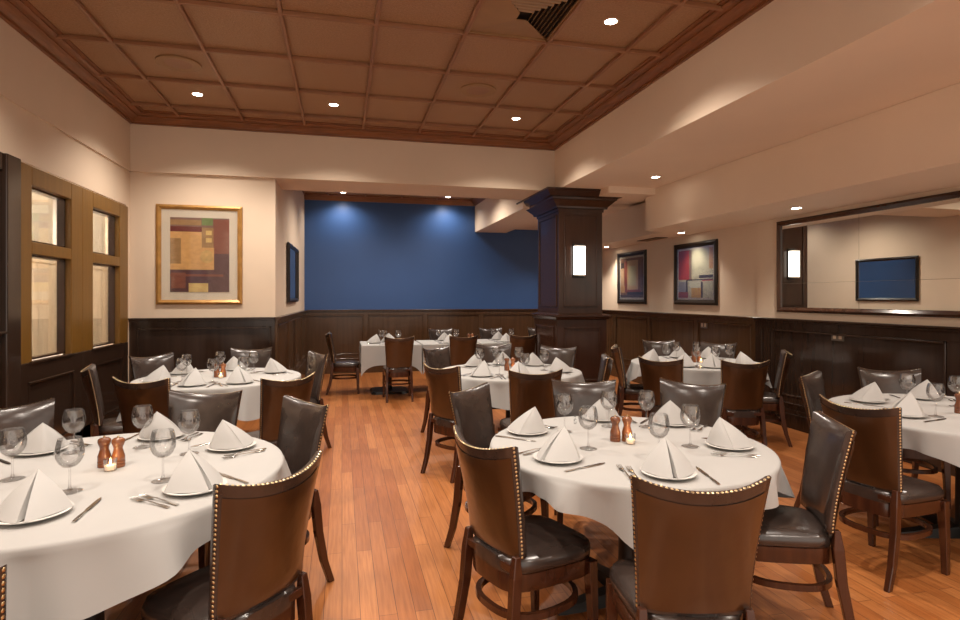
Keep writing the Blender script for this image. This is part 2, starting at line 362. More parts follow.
def curtain(y0, y1, label):
    vs = []; fs = []; n = 90; rows = [(.998, 1.0), (1.03, 1.0), (1.1, 1.0), (1.4, 1.0), (1.72, 1.0), (1.79, .45), (1.80, .25), (1.83, .9)]
    rnd = random.Random(int(y0 * 10)); ph = [rnd.uniform(0, 6) for _ in range(4)]
    for z, k in rows:
        for i in range(n + 1):
            t = i / n; y = y0 + (y1 - y0) * t
            a = sin(t * 62 + ph[0]) * .012 + sin(t * 37 + ph[1] + z) * .009 + sin(t * 101 + ph[2]) * .003
            vs.append((XL - .105 + a * k * (1 + .3 * (1.8 - z)), y, z))
    for r in range(len(rows) - 1):
        for i in range(n): fs.append((r * (n + 1) + i, r * (n + 1) + i + 1, (r + 1) * (n + 1) + i + 1, (r + 1) * (n + 1) + i))
    r = thing('cafe_curtain', label, 'curtain', group='cafe curtains')
    G().add(vs, fs).obj('fabric', M['curtain'], r, smooth=True, auto=80, solid=.0015)
    G().tube([(XL - .105, y0 - .03, 1.795), (XL - .105, y1 + .03, 1.795)], .005).obj('rod', M['brass'], r, smooth=True)
curtain(5.38, 6.13, 'gathered beige cafe curtain on a rod in the nearer window')
curtain(6.56, 7.33, 'gathered beige cafe curtain on a rod in the farther window')
# lit passage seen through the panes
g = G(); g.box((XL - 1.55, 4.2, -.1), (XL - 1.45, 8.2, 2.9)); g.box((XL - 1.5, 4.1, -.1), (XL - .25, 4.2, 2.9)); g.box((XL - 1.5, 8.2, -.1), (XL - .25, 8.3, 2.9)); g.box((XL - 1.5, 4.1, 2.8), (XL - .1, 8.3, 2.9))
struct('wall_passage', g, M['blind'])
def blind(y0, y1, label):
    g = G()
    for k in range(24):
        z = 1.955 + k * .0188
        g.add([(XL - .16, y0, z), (XL - .145, y0, z + .019), (XL - .145, y1, z + .019), (XL - .16, y1, z)], [(0, 1, 2, 3)])
    o = g.obj('window_blind', M['shade'], solid=.001); return tag(o, label, 'blind', 'window blinds')
blind(5.38, 6.05, 'pale slatted blind behind the upper pane of the nearer window')
blind(6.56, 7.25, 'pale slatted blind behind the upper pane of the farther window')
ld = bpy.data.lights.new('passage_light', 'AREA'); ld.energy = 220; ld.color = (1, .88, .75); ld.shape = 'RECTANGLE'; ld.size = .5; ld.size_y = 3.0
root = thing('passage_ceiling_light', 'long pale ceiling light in the passage behind the windows', 'light', (XL - .85, 6.2, 2.79))
o = link('lamp', ld, root, (0, 0, -.02)); G().box((-.27, -1.5, 0), (.27, 1.5, .02)).obj('housing', M['blind'], root)

# ------------------------------------------------------------------ column
CX0, CX1, CY0, CY1 = 2.94, 3.60, 7.5, 8.38
col = thing('panelled_column', 'dark panelled wooden column with flared crown and stepped pedestal', 'column', ((CX0 + CX1) / 2, (CY0 + CY1) / 2, 0))
hx, hy = (CX1 - CX0) / 2, (CY1 - CY0) / 2
def sq(h1, h2, z): return [(-h1, -h2, z), (h1, -h2, z), (h1, h2, z), (-h1, h2, z)]
def panels(g, h1, h2, z0, z1, ins, proud, wd):
    for sx, sy in ((0, -1), (0, 1), (1, 0), (-1, 0)):
        hh = h1 if sy else h2; dd = h2 if sy else h1
        for (a, b, c, d_) in ((-hh + ins, hh - ins, z1 - wd, z1), (-hh + ins, hh - ins, z0, z0 + wd), (-hh + ins, -hh + ins + wd, z0, z1), (hh - ins - wd, hh - ins, z0, z1)):
            if sy: g.box((a, sy * dd, c), (b, sy * (dd + proud), d_))
            else: g.box((sx * dd, a, c), (sx * (dd + proud), b, d_))
g = G(); g.box((-hx, -hy, 1.24), (hx, hy, 2.98)); panels(g, hx, hy, 1.36, 2.66, .075, .014, .022)
g.obj('shaft', M['colwood'], col, bevel=.006, segs=2)
g = G(); ph = .045; g.box((-hx - ph, -hy - ph, 0), (hx + ph, hy + ph, 1.2)); panels(g, hx + ph, hy + ph, .32, 1.08, .10, .014, .024)
g.box((-hx - ph - .02, -hy - ph - .02, 0), (hx + ph + .02, hy + ph + .02, .2))
g.obj('pedestal', M['colwood'], col, bevel=.004, segs=1)
prof = [(ph, 1.18), (ph + .02, 1.19), (ph + .03, 1.22), (ph + .045, 1.225), (ph + .045, 1.245), (ph + .01, 1.25), (0, 1.27), (-.05, 1.27)]
G().sweep([sq(hx + d_, hy + d_, z) for d_, z in prof]).obj('ledge', M['colwood'], col)
prof = [(-.02, 2.70), (.012, 2.70), (.015, 2.735), (.05, 2.74), (.055, 2.765), (.09, 2.80), (.135, 2.845), (.15, 2.85), (.155, 2.875), (.20, 2.885), (.24, 2.93), (.25, 2.955), (.265, 2.96), (.265, 2.978), (-.02, 2.978)]
G().sweep([sq(hx + d_, hy + d_, z) for d_, z in prof]).obj('crown', M['colwood'], col)

def sconce(name, loc, rz, label):
    r = thing(name, label, 'wall light', loc, rz)
    G().box((-.085, 0, -.24), (.085, .018, .24)).obj('backplate', M['iron'], r, bevel=.003)
    pts = [(-.08, .018), (-.08, .07), (-.05, .095), (.05, .095), (.08, .07), (.08, .018)]
    gs = G().hull([(x, y, -.20) for x, y in pts], [(x, y, .20) for x, y in pts]).obj('glass_shade', M['sconce'], r, smooth=True, auto=50)
    g = G()
    for z in (-.215, .20): g.hull([(x * 1.06, y * 1.04, z) for x, y in pts], [(x * 1.06, y * 1.04, z + .015) for x, y in pts])
    g.obj('band', M['steel'], gs)
    return r
sconce('wall_sconce', (3.23, 7.5 - .0, 2.01), pi, 'glowing rectangular wall sconce on the front of the dark column')

# ------------------------------------------------------------------ recessed lamps
def ring(r0, r1, z0, z1, n=28):
    return G().lathe([(r0, z1), (r0, z0), (r1, z0), (r1, z1)], n, cap=False)
ring_me = G().lathe([(.062, .0), (.050, -.004), (.046, .0), (.046, .004)], 28, cap=False).mesh('trim_ring', M['trimring'], smooth=True)
lens_me = G().lathe([(.001, -.0015), (.046, -.0015)], 24, cap=False).mesh('lens', M['lens'])
def downlight(x, y, z, energy, label, group, angle=130, blend=.9, rad=.05):
    r = thing('recessed_downlight', label, 'ceiling light', (x, y, z), 0, group)
    link('trim_ring', ring_me, r); link('lens', lens_me, r)
    l_ = bpy.data.lights.new('downlight_lamp', 'SPOT'); l_.energy = energy; l_.color = WARM
    l_.spot_size = radians(angle); l_.spot_blend = blend; l_.shadow_soft_size = rad
    link('lamp', l_, r, (0, 0, -.06))
ZM = ZC
names = {(-1.49, 6.6): 'leftmost of the lit downlights in the brown tiled ceiling', (-.09, 6.6): 'lit downlight between two others in the back row of brown tiles',
         (2.04, 6.6): 'lit downlight in brown ceiling corner nearest the column', (2.04, 4.1): 'lit downlight beside the ceiling air vent, nearest the camera',
         (-1.49, 4.1): 'downlight in the brown ceiling above the near left table', (-.09, 4.1): 'downlight in the brown ceiling over the aisle',
         (-1.49, 1.6): 'downlight in the brown ceiling left of the camera', (-.09, 1.6): 'downlight in the brown ceiling over the camera', (2.04, 1.6): 'downlight in the brown ceiling right of the camera',
         (-1.49, -.7): 'downlight in the brown ceiling behind the camera on the left', (2.04, -.7): 'downlight in the brown ceiling behind the camera on the right'}
for (x, y), lb in names.items(): downlight(x, y, ZM, LAMP_MAIN, lb, 'downlights in the tiled ceiling')
for x, lb in ((.02, 'left one of two small downlights above the blue wall'), (2.06, 'right one of two small downlights above the blue wall')):
    downlight(x, 11.25 if x < 1 else 11.25, ZA, LAMP_ALCOVE * .20, lb, 'downlights in the alcove ceiling', 150)
downlight(.4, 9.6, ZA, LAMP_ALCOVE * .65, 'downlight in the alcove ceiling over the left far tables', 'downlights in the alcove ceiling', 150)
downlight(1.9, 9.6, ZA, LAMP_ALCOVE * .65, 'downlight in the alcove ceiling over the right far tables', 'downlights in the alcove ceiling', 150)
for x, y, z, e, lb in ((3.76, 6.35, ZH, .5, 'lit downlight in the beige ceiling right of the column crown'), (3.5, .4, ZH, 1, 'downlight in the beige side ceiling beside the camera'),
                       (4.62, 5.04, ZS, .62, 'lit downlight in the low soffit beside the wall mirror'), (4.78, 7.38, ZS, .62, 'lit downlight in the soffit above the larger black framed picture'),
                       (4.78, 9.78, ZS, .62, 'lit downlight in the far soffit beside the column'), (4.62, 2.6, ZS, .62, 'downlight in the low soffit over the near right table'), (4.62, .2, ZS, .62, 'downlight in the low soffit behind the near right table'),
                       (4.0, 10.3, 2.93, .8, 'downlight in the beige ceiling behind the column')):
    downlight(x, y, z, LAMP_SIDE * e, lb, 'downlights along the right side', 84 if e == .5 else 125)

# ceiling speakers, vent, grilles
for i, (x, y, lb) in enumerate(((-1.46, 5.76, 'round ceiling speaker painted brown, the left one'), (1.37, 5.78, 'round pale-rimmed ceiling speaker, the right one'))):
    r = thing('ceiling_speaker', lb, 'speaker', (x, y, ZC), 0, 'ceiling speakers')
    G().lathe([(.19, 0), (.19, -.012), (.165, -.018), (.115, -.010), (.115, 0)], 40, cap=False).obj('rim', M['vent'], r, smooth=True)
    G().lathe([(.001, -.008), (.115, -.010)], 32, cap=False).obj('grille', M['grid'], r)
vx0, vx1, vy0, vy1 = .97 + .016, 1.679 - .016, 3.687 + .016, 4.521 - .016
r = thing('air_vent', 'square louvred air vent set in the brown tiled ceiling', 'air vent', ((vx0 + vx1) / 2, (vy0 + vy1) / 2, ZC))
hx_, hy_ = (vx1 - vx0) / 2, (vy1 - vy0) / 2
G().box((-hx_ * .95, -hy_ * .95, -.004), (hx_ * .95, hy_ * .95, -.001)).obj('backing', M['vent_dark'], r)
g = G(); q = .95
g.hull([(-hx_ * q, hy_ * q, -.010), (hx_ * q, hy_ * q, -.010), (hx_ * .12, hy_ * .12, -.045), (-hx_ * .12, hy_ * .12, -.045)], [(-hx_ * q, hy_ * q, -.006), (hx_ * q, hy_ * q, -.006), (hx_ * .12, hy_ * .12, -.040), (-hx_ * .12, hy_ * .12, -.040)])
g.hull([(-hx_ * q, hy_ * q, -.010), (-hx_ * .12, hy_ * .12, -.045), (-hx_ * .12, -hy_ * .12, -.045), (-hx_ * q, -hy_ * q, -.010)], [(-hx_ * q, hy_ * q, -.006), (-hx_ * .12, hy_ * .12, -.040), (-hx_ * .12, -hy_ * .12, -.040), (-hx_ * q, -hy_ * q, -.006)])
g.obj('blank_panel', M['vent'], r)
for ax in range(2):        # two louvred quarters
    rot = Matrix.Rotation((-pi / 2, pi, pi / 2)[ax], 3, 'Z')
    for k in range(8):
        s0 = .95 - k * .105; s1 = s0 - .035
        pr = [(s0, -.010), (s1, -.040), (s1 - .012, -.042), (s0 - .012, -.012)]
        ring_a = [rot @ Vector((-a_ * hx_, a_ * hx_, z)) for a_, z in pr]; ring_b = [rot @ Vector((a_ * hx_, a_ * hx_, z)) for a_, z in pr]
        for p in ring_a + ring_b: p.y *= hy_ / hx_
        G().sweep([ring_a, ring_b]).obj('louvre', M['vent'], r)
frame_g = G()
for (a, b, c, d_) in ((-1, 1, -1, -.96), (-1, 1, .96, 1), (-1, -.96, -1, 1), (.96, 1, -1, 1)): frame_g.box((a * hx_, c * hy_, -.02), (b * hx_, d_ * hy_, -.002))
frame_g.obj('frame', M['vent'], r)
r = thing('soffit_vent', 'dark slot vent in the far soffit above the black framed pictures', 'air vent', (4.85, 8.3, ZS))
G().box((-.10, -.3, -.006), (.10, .3, 0)).obj('frame', M['vent_dark'], r)
g = G()
for k in range(4): g.box((-.08, -.28, -.010), (-.08 + .01, .28, -.004)) if False else g.box((-.075 + k * .045, -.28, -.010), (-.06 + k * .045, .28, -.005))
g.obj('slat', M['vent'], r)

# ------------------------------------------------------------------ pictures and mirrors
def frame_geo(w_, h_, fw, d0, d1):
    """picture frame in local XZ, back at y=0, facing -Y"""
    rings = []
    for sx, sz in ((-1, -1), (1, -1), (1, 1), (-1, 1)):
        x, z = sx * w_ / 2, sz * h_ / 2; ix, iz = x - sx * fw, z - sz * fw
        mx_, mz = x - sx * fw * .45, z - sz * fw * .45
        rings.append([(x, 0, z), (x, -d0, z), (mx_, -d1, mz), (ix, -d0 * .7, iz), (ix, 0, iz)])
    return G().sweep(rings, closed=True)
def art(name, label, cat, loc, rz, w_, h_, fw, fmat, matw, rects, cols, glass=True, group=None):
    r = thing(name, label, cat, loc, rz, group)
    frame_geo(w_, h_, fw, .022, .034).obj('frame', fmat, r)
    iw, ih = w_ - 2 * fw, h_ - 2 * fw
    G().box((-iw / 2, -.004, -ih / 2), (iw / 2, 0, ih / 2)).obj('mount', M['mat'], r)
    aw, ah = iw - 2 * matw, ih - 2 * matw
    ms = [mat('paint', tuple(min(.85, k * 1.6) for k in c), .6, col2=tuple(min(.9, k * 2.0 + .01) for k in c), scale=14, stretch=(1, 1, 1.6)) for c in cols]
    g = G()
    for j, (x0, z0, x1, z1, ci) in enumerate(rects):
        g.box((-aw / 2 + aw * x0, -.005 - .0004 * j, -ah / 2 + ah * (1 - z1)), (-aw / 2 + aw * x1, -.004, -ah / 2 + ah * (1 - z0)), ci)
    g.obj('artwork', ms, r)
    if glass: G().box((-iw / 2, -.016, -ih / 2), (iw / 2, -.0145, ih / 2)).obj('glazing', M['picglass'], r)
    return r, aw, ah, ms
r, aw, ah, ms = art('framed_picture', 'gold framed abstract print in ochre and maroon with cream mount', 'picture', (-1.675, YW, 2.01), 0, .96, 1.20, .055, M['gold'], .095,
    [(0, 0, 1, 1, 0), (0, .03, .52, .10, 4), (0, .12, .53, .19, 1), (0, .19, .53, .70, 2), (.53, 0, .72, .10, 3), (.53, .13, .73, .42, 4), (.73, .02, 1, .48, 5), (0, .28, .18, .62, 4),
     (.42, .40, .74, .70, 2), (.74, .48, 1, .74, 6), (0, .70, 1, 1, 6), (0, .76, .9, .79, 5), (.31, .88, .64, 1, 7), (.02, .74, .26, .95, 5), (.60, .17, .70, .23, 7), (.60, .27, .70, .33, 7)],
    [(.16, .09, .07), (.11, .014, .012), (.48, .27, .10), (.12, .17, .06), (.26, .15, .06), (.17, .055, .035), (.075, .03, .035), (.50, .34, .13)])
G().add([(aw * .12 + .075 * cos(2 * pi * k / 28), -.0125, -.02 + .08 * sin(2 * pi * k / 28)) for k in range(28)] + [(aw * .12 + .075 * cos(2 * pi * k / 28), -.010, -.02 + .08 * sin(2 * pi * k / 28)) for k in range(28)],
        [tuple(range(28))] + [(k, (k + 1) % 28, 28 + (k + 1) % 28, 28 + k) for k in range(28)]).obj('painted_disc', mat('paint_disc', (.78, .52, .20), .6, var=.15, scale=20), r)
RZR = -pi / 2   # pictures on the right wall look towards -X
art('framed_picture', 'smaller black framed abstract print in brown and cream nearest column', 'picture', (XR, 9.33, 1.845), -pi / 2, 1.04, .93, .075, M['black_frame'], .035,
    [(0, 0, 1, 1, 0), (0, .1, .16, .25, 3), (.18, .08, .30, .85, 2), (.30, .06, .78, .80, 1), (.36, .2, .70, .7, 4), (.02, .25, .16, .8, 1), (0, .70, .2, .88, 5), (.25, .80, .9, .88, 2), (.3, .86, 1, .93, 3), (0, .93, 1, 1, 6)],
    [(.20, .10, .05), (.55, .33, .19), (.24, .05, .02), (.05, .03, .02), (.68, .45, .28), (.62, .28, .10), (.10, .06, .05)], group='black framed pictures')
art('framed_picture', 'larger black framed abstract print in red and pale green', 'picture', (XR, 7.435, 1.845), -pi / 2, 1.05, .92, .075, M['black_frame'], .03,
    [(0, 0, 1, 1, 0), (0, 0, .33, .62, 1), (.33, 0, .40, .62, 2), (.90, 0, 1, .42, 3), (.62, .54, 1, .60, 4), (.70, .62, 1, .66, 1), (.25, .62, 1, .64, 4), (.34, .66, .66, .80, 5), (0, .66, .24, .88, 6), (.24, .64, .28, .9, 4),
     (.40, .80, .68, 1, 7), (0, .88, .3, 1, 8), (.68, .68, .73, 1, 4), (.73, .66, 1, 1, 0)],
    [(.42, .40, .28), (.38, .035, .02), (.22, .14, .09), (.50, .27, .12), (.05, .03, .025), (.62, .54, .38), (.24, .24, .27), (.50, .27, .06), (.28, .06, .04)], group='black framed pictures')
# big wall mirror on the right wall
MY0, MY1, MZ0, MZ1 = 2.0, 5.75, 1.325, 2.385
r = thing('wall_mirror', 'large dark framed mirror on the right wall above the wainscot', 'mirror', (XR - .03, (MY0 + MY1) / 2, (MZ0 + MZ1) / 2), -pi / 2)
wm, hm = MY1 - MY0, MZ1 - MZ0
frame_geo(wm, hm, .055, .03, .045).obj('frame', M['colwood'], r)
# local +x of the mirror is world -Y
seam = 4.66; sx = -(seam - (MY0 + MY1) / 2); iw, ih = wm / 2 - .05, hm / 2 - .05; sz = 1.655 - (MZ0 + MZ1) / 2
for x0, x1 in ((-iw, sx - .0015), (sx + .0015, iw)):
    for z0, z1 in ((-ih, sz - .001), (sz + .001, ih)):
        G().box((x0, -.008, z0), (x1, -.001, z1)).obj('mirror_panel', M['mirror'], r)
G().box((-iw, -.0078, -ih), (iw, -.0005, ih)).obj('backing', M['plate'], r)
# mirror on the alcove side wall
r = thing('framed_mirror', 'narrow-looking dark framed mirror on alcove side wall reflecting blue', 'mirror', (XA + .052, 9.4, 1.86), pi / 2 - .0247)
frame_geo(1.35, .88, .06, .025, .04).obj('frame', M['black_frame'], r)
G().box((-.62, -.010, -.385), (.62, -.001, .385)).obj('mirror_panel', M['mirror'], r)
# plates on the right wainscot
for y, z, lb in ((4.9, 1.09, 'grey outlet plate on the dark wainscot under the mirror'), (7.2, 1.10, 'grey outlet plate on wainscot under the red abstract picture')):
    xw = XR - (.042 if y < 6.1 else .012)
    r = thing('outlet_plate', lb, 'outlet', (xw, y, z), -pi / 2, 'wall plates')
    G().box((-.075, -.012, -.045), (.075, 0, .045)).obj('cover', M['plate'], r, bevel=.003)
    g = G()
    for sx_ in (-.035, .035): g.box((sx_ - .018, -.0145, -.026), (sx_ + .018, -.0115, .026))
    g.obj('socket', M['trimring'], r, bevel=.002)

# ------------------------------------------------------------------ chair
def back_surface(u, t, off):
    """u -1..1 across, t 0..1 up; off = distance along the thickness (0 back face, + forward)"""
    z0, z1 = .475, .905 + .035 * abs(u) ** 2.2
    z0 = .475 + .012 * abs(u) ** 4
    z = z0 + (z1 - z0) * t
    hw = .182 + .034 * t ** 1.5
    y = -.215 - .105 * t ** 1.25 + (.022 + .038 * t) * u * u
    return (hw * u, y + off, z)
def make_chair():
    r = thing('dining_chair', 'x', 'chair')
    # padded backrest
    NU, NT = 14, 12; vs = []; fs = []
    def layer(fn):
        k = len(vs)
        for j in range(NT + 1):
            for i in range(NU + 1):
                vs.append(fn(-1 + 2 * i / NU, j / NT))
        return k
    def pad(u, t):
        e = (1 - abs(u) ** 6) * (1 - abs(2 * t - 1) ** 8)
        x, y, z = back_surface(u * .985, .012 + t * .976, .034 + .016 * e ** .6); return (x, y, z)
    a = layer(lambda u, t: back_surface(u, t, 0.002)); b = layer(pad)
    W = NU + 1
    for k, rev in ((a, 0), (b, 1)):
        for j in range(NT):
            for i in range(NU):
                q = (k + j * W + i, k + j * W + i + 1, k + (j + 1) * W + i + 1, k + (j + 1) * W + i); fs.append(q if not rev else q[::-1])
    bd = [i for i in range(W)] + [j * W + NU for j in range(1, NT + 1)] + [NT * W + i for i in range(NU - 1, -1, -1)] + [j * W for j in range(NT - 1, 0, -1)]
    # rim: soft rounded via a middle loop
    mid = len(vs)
    for i_ in bd:
        p = Vector(vs[a + i_]); q = Vector(vs[b + i_]); c = (p + q) / 2; out = Vector((c.x, 0, (c.z - .70))).normalized() * .005; vs.append(tuple(c + out))
    L = len(bd)
    for i in range(L):
        j = (i + 1) % L
        fs.append((a + bd[i], a + bd[j], mid + j, mid + i)); fs.append((mid + i, mid + j, b + bd[j], b + bd[i]))
    br = G().add(vs, fs).obj('backrest', M['leather'], r, smooth=True, auto=75)
    # outer panel of the dark leather, floor's reflection painted into its brown
    vs = []; fs = []
    for j in range(NT + 1):
        for i in range(NU + 1):
            u, t = -1 + 2 * i / NU, j / NT; x, y, z = back_surface(u * .965, .03 + t * .875, 0)  # stops short, leaving a dark top band where no floor is reflected
            e = (1 - u ** 8) * (1 - (2 * t - 1) ** 10); vs.append((x, y - .001 - .007 * e, z))
    for j in range(NT):
        for i in range(NU): fs.append((j * W + i, j * W + i + 1, (j + 1) * W + i + 1, (j + 1) * W + i))
    G().add(vs, fs).obj('back_panel', M['leather_reflection'], br, smooth=True, auto=80)
    # brass nails round the rear edge
    g = G()
    def nail(p, nrm, rr=.0052):
        nrm = nrm.normalized(); u = nrm.orthogonal().normalized(); v = nrm.cross(u); p = Vector(p)
        ring_ = [p + (u * cos(2 * pi * k / 6) + v * sin(2 * pi * k / 6)) * rr for k in range(6)]; mid_ = [p + nrm * .0022 + (u * cos(2 * pi * k / 6) + v * sin(2 * pi * k / 6)) * rr * .6 for k in range(6)]
        g.add(ring_ + mid_, [(k, (k + 1) % 6, 6 + (k + 1) % 6, 6 + k) for k in range(6)] + [tuple(range(6, 12))])
    for s in (-1, 1):
        for k in range(29):
            p = Vector(back_surface(s, .02 + .965 * k / 28, .008)); nail(p + Vector((s * .0015, 0, 0)), Vector((s, -.35, 0)))
    for k in range(29):
        u = -.96 + 1.92 * k / 28; p = Vector(back_surface(u, 1, .008)); nail(p + Vector((0, 0, .001)), Vector((0, -.45, 1)))
    g.obj('nailhead_trim', M['brass'], br, smooth=True, auto=80)
    # seat cushion
    def seat_ring(sc, z, drop=0):
        pts = []
        for k in range(36):
            a_ = 2 * pi * k / 36; cx, cy = cos(a_), sin(a_); e = 4.5
            rr = (abs(cx) ** e + abs(cy) ** e) ** (-1 / e); x, y = rr * cx, rr * cy
            wd = .200 + .026 * y; pts.append((x * wd * sc, (y * .215 - .01) * (1 if sc > .9 else sc) + (.0), z + drop * 0))
        return pts
    rings = [seat_ring(.93, .415), seat_ring(.985, .422), seat_ring(1.0, .440), seat_ring(.985, .458), seat_ring(.93, .472), seat_ring(.80, .484), seat_ring(.55, .492), seat_ring(.25, .494)]
    G().sweep(rings).obj('seat', M['leather'], r, smooth=True, auto=70)
    G().sweep([seat_ring(.94, .345), seat_ring(.965, .352), seat_ring(.965, .414), seat_ring(.93, .418)]).obj('seat_frame', M['chairwood'], r, smooth=True, auto=40)
    # legs
    def sqr(c, h, k=None): k = k or h; return [(c[0] - h, c[1] - k, c[2]), (c[0] + h, c[1] - k, c[2]), (c[0] + h, c[1] + k, c[2]), (c[0] - h, c[1] + k, c[2])]
    for s in (-1, 1):
        G().sweep([sqr((s * .194, .185, 0), .015), sqr((s * .192, .180, .2), .0185), sqr((s * .188, .172, .36), .022), sqr((s * .188, .172, .40), .022)]).obj('leg', M['chairwood'], r, bevel=.003, segs=1)
    for s in (-1, 1):
        G().sweep([sqr((s * .182, -.290, 0), .014, .017), sqr((s * .179, -.250, .12), .016, .019), sqr((s * .175, -.220, .28), .0175, .021), sqr((s * .172, -.208, .42), .018, .022),
                   sqr((s * .170, -.204, .50), .014, .012)]).obj('leg', M['chairwood'], r, bevel=.003, segs=1)
    rings = []
    for k in range(40):
        a_ = 2 * pi * k / 40; e = 2.6; rr = (abs(cos(a_)) ** e + abs(sin(a_)) ** e) ** (-1 / e)
        cx, cy = rr * cos(a_), rr * sin(a_); X, Y = .186, .195
        rings.append([(cx * (X + dx), cy * (Y + dx) - .02, .245 + dz) for dx, dz in ((-.011, -.013), (.011, -.013), (.011, .013), (-.011, .013))])
    G().sweep(rings, closed=True).obj('stretcher', M['chairwood'], r, smooth=True, auto=50)
    g = G(); g.box((-.17, -.222, .43), (.17, -.200, .462)); g.obj('back_rail', M['chairwood'], r, bevel=.004)
    return r

# ------------------------------------------------------------------ tableware
def make_plate():
    return G().lathe([(a * .94, b) for a, b in [(.001, .004), (.05, .004), (.055, 0), (.075, 0), (.08, .004), (.105, .010), (.118, .014), (.119, .017), (.112, .018), (.08, .011), (.06, .008), (.001, .008)]], 40).mesh('side_plate', M['china'], smooth=True, auto=60)
def make_napkin():
    """folded napkin standing as a pyramid; the diner sits at -Y"""
    g = G(); H = .13; A = Vector((0, .03, H))
    def sheet(base, bow=.0, n=9, apex=A, close=0):
        vs = []; fs = []
        m_ = len(base) - 1; cols = []
        for i, p in enumerate(base):
            p = Vector(p); c = []
            for j in range(n + 1):
                t = j / n; q = apex.lerp(p, t); d_ = Vector((p.x, p.y, 0)); d_ = d_.normalized() if d_.length > 1e-6 else d_
                q += d_ * bow * sin(pi * t); c.append(q)
            cols.append(c)
        for c in cols: vs += c
        for i in range(m_):
            for j in range(n): fs.append((i * (n + 1) + j, (i + 1) * (n + 1) + j, (i + 1) * (n + 1) + j + 1, i * (n + 1) + j + 1))
        g.add(vs, fs)
    def arc(p, q, mid, n=10):
        p, q, mid = Vector(p), Vector(q), Vector(mid); return [p * (1 - t) ** 2 + mid * 2 * t * (1 - t) + q * t * t for t in [i / n for i in range(n + 1)]]
    L, R = (-.112, -.012, .004), (.112, -.012, .004)
    sheet(arc(L, (0, .092, .004), (-.085, .06, .004)) + arc((0, .092, .004), R, (.085, .06, .004))[1:], .006)
    sheet(arc(L, (-.010, -.132, .004), (-.07, -.095, .004)), .010)
    sheet(arc(R, (.010, -.128, .004), (.07, -.095, .004)), .010)
    sheet(arc((-.010, -.132, .004), (.006, -.045, .006), (.003, -.09, .004), 5), 0.0)
    sheet(arc((.010, -.128, .004), (-.008, -.04, .006), (0, -.09, .004), 5), 0.0)
    for q, dz in ((.955, .007), (.91, .014)):
        for sx in (-1, 1):
            sheet([(p[0] * q, p[1] * q + .002, .004) for p in arc((sx * .112, -.012, .004), (sx * .03, -.118, .004), (sx * .07, -.09, .004))], .006, apex=A - Vector((0, 0, dz)))
    return g.mesh('napkin', M['napkin'], smooth=True, auto=50, solid=.0022)
def make_glass(name='wine_glass'):
    r = thing(name, 'x', 'wine glass'); r.scale = (1.17, 1.17, 1.17)
    bowl = [(.004, .078), (.018, .082), (.030, .094), (.0385, .112), (.0405, .130), (.038, .150), (.0335, .168), (.0322, .172), (.0330, .168), (.0370, .150), (.0393, .130), (.0372, .113), (.029, .096), (.017, .085), (.001, .0815)]
    G().lathe(bowl, 32).obj('bowl', M['glass'], r, smooth=True, auto=70)
    G().lathe([(.0033, .078), (.0030, .050), (.0036, .022), (.006, .010), (.009, .006), (.001, .0055)], 16).obj('stem', M['glass'], r, smooth=True, auto=60)
    G().lathe([(.001, .007), (.012, .0055), (.034, .0025), (.036, .001), (.034, 0), (.001, 0)], 32).obj('foot', M['glass'], r, smooth=True, auto=60)
    return r
def outline_solid(pts_fn, n, zf, th):
    """ribbon along +Y: pts_fn(t)->half width, centre y ; zf(t)->height"""
    vs = []; fs = []
    for i in range(n + 1):
        t = i / n; hw, y = pts_fn(t); z = zf(t)
        vs += [(-hw, y, z), (hw, y, z), (hw * .8, y, z + th), (-hw * .8, y, z + th)]
    for i in range(n):
        for k in range(4): fs.append((i * 4 + k, i * 4 + (k + 1) % 4, (i + 1) * 4 + (k + 1) % 4, (i + 1) * 4 + k))
    fs += [(0, 3, 2, 1), tuple(n * 4 + k for k in range(4))]
    return vs, fs
def interp(tab, t):
    for (a, va), (b, vb) in zip(tab[:-1], tab[1:]):
        if t <= b: return va + (vb - va) * (t - a) / (b - a)
    return tab[-1][1]
def make_fork():
    g = G()
    W_ = [(0, .0065), (.1, .0075), (.3, .004), (.62, .0028), (.70, .006), (.76, .0115), (.80, .0122)]
    Zt = [(0, .0015), (.3, .004), (.6, .008), (.72, .004), (.80, .0025)]
    g.add(*outline_solid(lambda t: (interp(W_, t * .8), -.1 + .2 * t * .8), 22, lambda t: interp(Zt, t * .8), .0022))
    for k in range(4):
        x = -.0095 + .00633 * k
        g.sweep([[(x - .0015, y, z), (x + .0015, y, z), (x + .0012, y, z + .002), (x - .0012, y, z + .002)] for y, z in ((.058, .0026), (.075, .003), (.09, .005), (.1, .007))])
    return g.mesh('fork', M['steel'], smooth=True, auto=45)
def make_knife():
    g = G()
    W_ = [(0, .0065), (.1, .007), (.35, .0045), (.44, .004), (.47, .0085), (.8, .009), (.92, .0075), (1, .002)]
    g.add(*outline_solid(lambda t: (interp(W_, t), -.115 + .23 * t), 26, lambda t: .001 + .0015 * sin(min(1, t * 2.2) * pi), .0028))
    return g.mesh('knife', M['steel'], smooth=True, auto=45)
